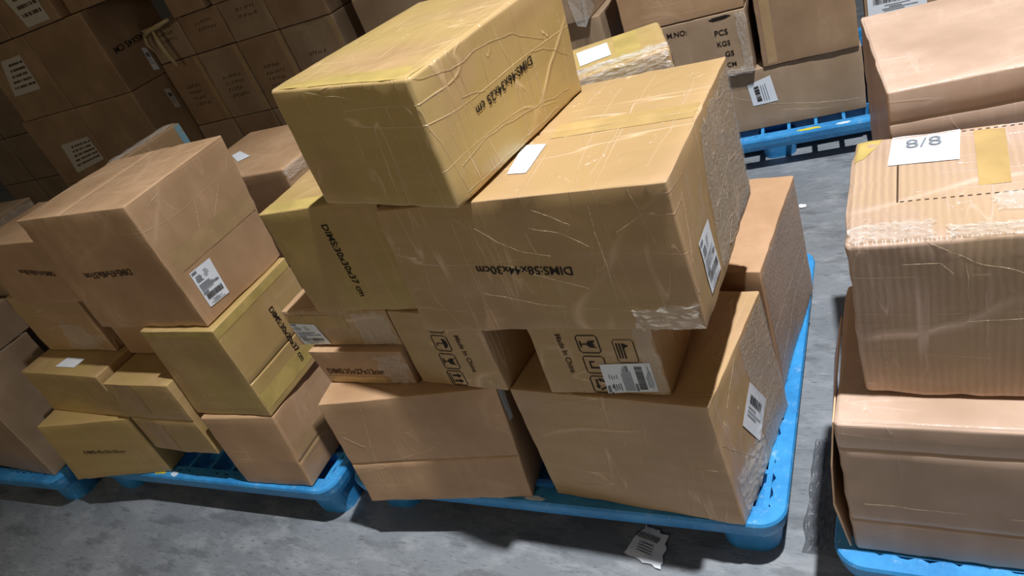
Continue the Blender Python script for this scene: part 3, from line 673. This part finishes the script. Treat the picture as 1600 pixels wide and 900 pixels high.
make('R6b', (-1.165,2.90,0.1500,0.52,0.42,0.314,0), 'far', 'lowest brown box under the film-tail box', None, G_BR, parts=False)

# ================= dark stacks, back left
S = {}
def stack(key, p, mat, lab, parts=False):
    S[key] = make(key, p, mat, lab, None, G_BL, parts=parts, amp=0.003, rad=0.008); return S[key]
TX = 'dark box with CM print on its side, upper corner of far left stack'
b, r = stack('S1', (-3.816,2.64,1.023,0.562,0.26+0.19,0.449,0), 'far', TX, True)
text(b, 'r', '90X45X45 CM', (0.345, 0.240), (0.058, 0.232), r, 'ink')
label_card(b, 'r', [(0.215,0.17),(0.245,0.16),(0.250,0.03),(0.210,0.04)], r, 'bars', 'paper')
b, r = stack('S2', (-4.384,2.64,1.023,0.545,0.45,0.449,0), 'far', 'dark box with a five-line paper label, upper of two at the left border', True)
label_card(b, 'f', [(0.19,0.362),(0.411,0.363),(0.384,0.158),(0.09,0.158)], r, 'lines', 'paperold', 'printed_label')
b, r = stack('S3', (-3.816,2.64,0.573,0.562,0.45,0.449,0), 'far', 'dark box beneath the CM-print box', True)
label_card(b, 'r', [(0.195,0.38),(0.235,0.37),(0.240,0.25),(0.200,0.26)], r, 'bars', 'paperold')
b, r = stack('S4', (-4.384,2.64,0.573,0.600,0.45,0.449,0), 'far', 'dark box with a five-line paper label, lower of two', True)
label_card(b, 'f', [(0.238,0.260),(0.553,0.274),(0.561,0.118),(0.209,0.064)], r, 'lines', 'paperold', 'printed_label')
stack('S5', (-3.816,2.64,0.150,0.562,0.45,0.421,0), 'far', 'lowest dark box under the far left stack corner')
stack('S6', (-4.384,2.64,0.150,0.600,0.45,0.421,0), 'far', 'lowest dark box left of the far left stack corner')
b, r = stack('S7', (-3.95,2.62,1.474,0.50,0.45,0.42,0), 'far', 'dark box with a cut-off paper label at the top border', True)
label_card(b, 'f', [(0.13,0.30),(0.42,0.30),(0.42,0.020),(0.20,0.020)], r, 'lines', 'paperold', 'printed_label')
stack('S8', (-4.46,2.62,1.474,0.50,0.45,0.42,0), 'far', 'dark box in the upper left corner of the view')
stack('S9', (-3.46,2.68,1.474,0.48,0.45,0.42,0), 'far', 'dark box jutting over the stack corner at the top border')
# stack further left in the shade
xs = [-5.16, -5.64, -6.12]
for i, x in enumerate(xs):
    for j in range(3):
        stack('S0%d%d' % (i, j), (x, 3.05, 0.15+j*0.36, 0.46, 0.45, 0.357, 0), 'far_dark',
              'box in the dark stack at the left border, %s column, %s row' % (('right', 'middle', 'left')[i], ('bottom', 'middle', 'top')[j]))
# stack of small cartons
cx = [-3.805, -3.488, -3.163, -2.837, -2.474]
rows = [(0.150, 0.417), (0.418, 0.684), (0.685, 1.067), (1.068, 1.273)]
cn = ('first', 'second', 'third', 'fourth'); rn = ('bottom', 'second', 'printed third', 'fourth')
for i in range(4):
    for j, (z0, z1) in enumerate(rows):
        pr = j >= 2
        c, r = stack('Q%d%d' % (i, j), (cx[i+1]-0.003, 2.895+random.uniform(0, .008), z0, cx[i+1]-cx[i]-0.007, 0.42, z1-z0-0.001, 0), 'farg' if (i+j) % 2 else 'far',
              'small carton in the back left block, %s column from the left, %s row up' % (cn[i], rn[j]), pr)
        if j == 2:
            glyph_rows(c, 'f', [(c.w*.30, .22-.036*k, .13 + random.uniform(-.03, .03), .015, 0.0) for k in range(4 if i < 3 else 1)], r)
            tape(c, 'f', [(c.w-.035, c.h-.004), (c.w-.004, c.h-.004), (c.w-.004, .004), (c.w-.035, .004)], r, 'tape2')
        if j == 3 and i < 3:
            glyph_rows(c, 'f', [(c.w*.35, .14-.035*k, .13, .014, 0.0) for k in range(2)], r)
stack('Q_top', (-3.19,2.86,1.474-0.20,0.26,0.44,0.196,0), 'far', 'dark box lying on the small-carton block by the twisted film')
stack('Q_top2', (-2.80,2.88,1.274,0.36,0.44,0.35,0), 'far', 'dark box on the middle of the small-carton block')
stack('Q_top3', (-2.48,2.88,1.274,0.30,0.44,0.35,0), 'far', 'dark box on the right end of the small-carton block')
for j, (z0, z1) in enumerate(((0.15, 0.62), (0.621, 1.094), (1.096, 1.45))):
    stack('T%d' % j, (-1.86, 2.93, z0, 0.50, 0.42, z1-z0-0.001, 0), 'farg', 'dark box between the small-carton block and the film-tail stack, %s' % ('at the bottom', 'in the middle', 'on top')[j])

# wrinkles of the stretch film
for k, f, ls in CREASES:
    bx = BOX[k]
    if k == 'R1': ls = [[(u+0.323, v) for u, v in l] for l in ls]
    creases(bx, f, ls, bx.rt, {'R1': 0.004, 'T': 0.0011}.get(k, 0.0015))

# twisted film hanging at the corner of the small-carton block
def tube(pts, rads, mat, name, parent=None, n=8):
    V = []; F = []
    for i, p in enumerate(pts):
        p = Vector(p); t = (Vector(pts[min(i+1, len(pts)-1)]) - Vector(pts[max(i-1, 0)])).normalized()
        a = t.cross(Vector((0.3, 0.9, 0.1))).normalized(); b = t.cross(a)
        for k in range(n):
            an = 2*math.pi*k/n + i*0.5; rr = rads[i]*(1+0.35*math.sin(3*an+i))
            V.append(p + a*math.cos(an)*rr + b*math.sin(an)*rr)
    for i in range(len(pts)-1):
        for k in range(n): F.append((i*n+k, i*n+(k+1) % n, (i+1)*n+(k+1) % n, (i+1)*n+k))
    F.append(tuple(range(n))[::-1]); F.append(tuple((len(pts)-1)*n+k for k in range(n)))
    return link_mesh(name, V, F, mat, parent, True)
tw = bpy.data.objects.new('twisted_stretch_film', None); COL.objects.link(tw)
tag(tw, 'knotted twist of stretch film hanging at the small-carton block corner', 'stretch film')
tube([(-3.47, 2.84, 1.285), (-3.56, 2.835, 1.272), (-3.66, 2.84, 1.262), (-3.72, 2.85, 1.24)], [0.009, 0.013, 0.012, 0.014], M['twist'], 'film_knot', tw)
tube([(-3.72, 2.85, 1.25), (-3.735, 2.845, 1.20), (-3.71, 2.85, 1.15)], [0.012, 0.010, 0.007], M['twist'], 'film_tail', tw)
tube([(-3.63, 2.84, 1.255), (-3.625, 2.835, 1.18), (-3.615, 2.84, 1.10), (-3.60, 2.845, 1.05)], [0.010, 0.015, 0.011, 0.007], M['twist'], 'film_tail', tw)

# ---------------------------------------------------------------- pallets
def rounded(w, d, r, n=6):
    P = []
    for cxx, cyy, a0 in ((w-r, r, -90), (w-r, d-r, 0), (r, d-r, 90), (r, r, 180)):
        for k in range(n+1):
            a = math.radians(a0 + 90*k/n); P.append((cxx + r*math.cos(a), cyy + r*math.sin(a)))
    return P
def perimeter(w, d, r, step=0.012):
    base = rounded(w, d, r); out = []
    for i in range(len(base)):
        a, b = Vector(base[i]), Vector(base[(i+1) % len(base)]); n = max(1, int((b-a).length/step))
        for k in range(n): out.append(a + (b-a)*k/n)
    return out
def prism(bm_v, bm_f, poly, z0, z1, s0=1.0, c=None):
    b = len(bm_v); n = len(poly)
    if c is None: c = (sum(p[0] for p in poly)/n, sum(p[1] for p in poly)/n)
    for p in poly: bm_v.append((c[0]+(p[0]-c[0])*s0, c[1]+(p[1]-c[1])*s0, z0))
    for p in poly: bm_v.append((p[0], p[1], z1))
    for i in range(n): bm_f.append((b+i, b+(i+1) % n, b+n+(i+1) % n, b+n+i))
    bm_f.append(tuple(b+n+i for i in range(n))); bm_f.append(tuple(b+i for i in reversed(range(n))))
def pallet(w, d):
    root = bpy.data.objects.new('plastic_pallet', None); COL.objects.link(root)
    r = 0.06; H = 0.1495
    out = perimeter(w, d, r); n = len(out)
    V = []; F = []
    # rings: skirt bottom, bulged skirt, outer top bevel, top outer, top inner (scalloped), inner wall bottom
    c = Vector((w/2, d/2))
    def inset(i, a):
        t = (out[(i+1) % n]-out[i-1]).normalized(); nn = Vector((-t.y, t.x)); return out[i] + nn*a
    rings = []
    s = 0.0
    sc = []
    for i in range(n):
        s += (out[i]-out[i-1]).length
        k = (s % 0.10)/0.10
        sc.append(0.032 + 0.010*abs(math.sin(s*math.pi/0.045)) + 0.003*math.sin(s*31))
    for (a, z) in ((0.010, 0.098), (0.004, 0.118), (0.0, 0.142), (0.0035, H), ):
        rings.append([(*inset(i, a), z) for i in range(n)])
    rings.append([(*inset(i, sc[i]), H) for i in range(n)])
    rings.append([(*inset(i, sc[i]+0.003), 0.100) for i in range(n)])
    for rg in rings: V += rg
    for q in range(len(rings)-1):
        for i in range(n): F.append((q*n+i, q*n+(i+1) % n, (q+1)*n+(i+1) % n, (q+1)*n+i))
    # bottom of the rim closing back to the inner wall
    for i in range(n): F.append((i, (len(rings)-1)*n+i, (len(rings)-1)*n+(i+1) % n, (i+1) % n))
    rim = link_mesh('rim', V, F, M['blue'], root)
    V = []; F = []
    nx, ny = int((w-0.09)/0.1), int((d-0.09)/0.1)
    for i in range(nx+1):
        x = 0.045 + (w-0.09)*i/nx
        prism(V, F, [(x-.006, .04), (x+.006, .04), (x+.006, d-.04), (x-.006, d-.04)], 0.085, H-.0008)
    for j in range(ny+1):
        y = 0.045 + (d-0.09)*j/ny
        prism(V, F, [(.04, y-.006), (w-.04, y-.006), (w-.04, y+.006), (.04, y+.006)], 0.085, H-.0004)
    link_mesh('deck', V, F, M['blue'], root)
    for i in range(3):
        for j in range(3):
            fw, fd = 0.15, 0.13
            x = 0.022 + (w-0.044-fw)*i/2; y = 0.030 + (d-0.060-fd)*j/2
            if i == 1 and j != 1: y += 0.07 if j == 0 else -0.07
            if j == 1 and i != 1: x += 0.07 if i == 0 else -0.07
            V = []; F = []
            P = [(px_+x, py_+y) for px_, py_ in rounded(fw, fd, 0.05)]
            prism(V, F, P, 0.0, 0.115, 0.86)
            link_mesh('foot', V, F, M['blue'], root, True).data.polygons.foreach_set('use_smooth', [False]*len(F))
    return root
def copy_tree(o):
    c = o.copy(); COL.objects.link(c)
    for ch in list(o.children):
        q = ch.copy(); COL.objects.link(q); q.parent = c
    return c
def put(o, xr, yf, w, ang):
    """xr, yf: front right corner"""
    a = math.radians(ang)
    o.location = (xr - w*math.cos(a), yf - w*math.sin(a), 0); o.rotation_euler = (0, 0, a)
PW = 1.22
p1 = pallet(PW, 1.03); put(p1, -0.296, 0.972, PW, 1.5); tag(p1, 'blue plastic pallet in the middle, under the big wrapped boxes', 'pallet', 'blue plastic pallets')
def pal(xr, yf, ang, lab):
    o = copy_tree(p1); put(o, xr, yf, PW, ang); tag(o, lab, 'pallet', 'blue plastic pallets'); return o
p2 = pal(-1.552, 0.893, 2.2, 'blue plastic pallet under the left stack, left of the middle pallet')
p3 = pal(-2.835, 0.765, 3.0, 'blue plastic pallet cut by the left border of the photo')
p4 = pal(-0.200+PW, 0.905, 0.0, 'blue plastic pallet under the 8/8 box, cut by the lower right corner')
p5 = pal(0.06, 2.89, 7.0, 'blue plastic pallet with yellow residue, on the far side of the aisle')
pal(-1.31, 2.90, 0, 'blue plastic pallet hidden under the film-tail stack')
pal(-2.535, 2.87, 0, 'blue plastic pallet hidden under the small-carton block')
pal(-3.82, 2.63, 0, 'blue plastic pallet hidden under the far left stack')
pal(-5.14, 3.03, 0, 'blue plastic pallet hidden under the dark stack at the left border')
def blob(parent, cx_, cy_, sx, sy, z, mat, name, seed=1):
    rnd = random.Random(seed); n = 18
    P = [(cx_+sx*math.cos(2*math.pi*k/n)*rnd.uniform(.6, 1.1), cy_+sy*math.sin(2*math.pi*k/n)*rnd.uniform(.6, 1.1)) for k in range(n)]
    V = []; F = []; prism(V, F, P, z-0.001, z+0.0008)
    return link_mesh(name, V, F, M[mat], parent)
blob(p2, 0.44, 0.018, 0.035, 0.010, 0.1500, 'yellow_scuff', 'yellow_residue', 2)
blob(p2, 0.52, 0.017, 0.02, 0.012, 0.1500, 'white_scuff', 'white_scuff', 3)
blob(p5, 0.74, 0.018, 0.05, 0.012, 0.1500, 'yellow_scuff', 'yellow_residue', 4)
blob(p5, 0.86, 0.016, 0.03, 0.010, 0.1500, 'white_scuff', 'white_scuff', 5)
blob(p1, 0.62, 0.012, 0.03, 0.008, 0.1500, 'white_scuff', 'white_scuff', 6)

# ---------------------------------------------------------------- litter on the floor
class Ground:
    def on(s, face, u, v, off=0.0):
        return Vector((u, v, 0.0012 + off + 0.003*(1+noise.noise(Vector((u*40, v*40, 2))))))
gr = Ground()
lr = bpy.data.objects.new('crumpled_label', None); COL.objects.link(lr)
tag(lr, 'torn crumpled shipping label lying on the floor in front of the middle pallet', 'label')
quad_grid(gr, 'g', [(-0.655,1.035),(-0.592,1.010),(-0.590,0.918),(-0.693,0.948)], M['paper'], 'paper', lr, 0.0, 9, 0.002, 0.004)
blk = []
for k in range(14): blk.append([(-0.675+k*0.0045, 0.953-k*0.0011+0.045), (-0.673+k*0.0045, 0.952-k*0.0011+0.045), (-0.668+k*0.0045, 0.968-k*0.0011+0.045), (-0.670+k*0.0045, 0.969-k*0.0011+0.045)])
for k in range(4): blk.append([(-0.66, 0.985-k*0.008), (-0.62, 0.975-k*0.008), (-0.62, 0.973-k*0.008), (-0.66, 0.983-k*0.008)])
decal(gr, 'g', blk, M['ink'], 'barcode', lr, 0.0045)
sc = quad_grid(gr, 'g', [(-0.445,2.515),(-0.42,2.520),(-0.415,2.495),(-0.440,2.492)], M['paper'], 'paper_scrap', None, 0, 3, 0.002, 0.003)
tag(sc, 'tiny white paper scrap on the aisle floor behind the middle pallet', 'paper scrap')
# loose dark grey film bunched beside the right pallet
V = []; F = []; nn = 22
for i in range(nn+1):
    for j in range(nn+1):
        u, v = i/nn, j/nn
        x = -0.285 + 0.085*u + 0.01*noise.noise(Vector((v*6, 1, 0))); y = 1.02 + 0.33*v
        z = 0.004 + 0.035*max(0, u-0.2) + 0.02*abs(noise.noise(Vector((u*5, v*9, 4)))) + 0.012*abs(noise.noise(Vector((u*14, v*22, 1))))
        V.append((x, y, z))
for i in range(nn):
    for j in range(nn):
        k = i*(nn+1)+j; F.append((k, k+nn+1, k+nn+2, k+1))
lf = link_mesh('loose_stretch_film', V, F, M['greyfilm'])
tag(lf, 'bunched dark grey stretch film on the floor beside the right pallet', 'stretch film')
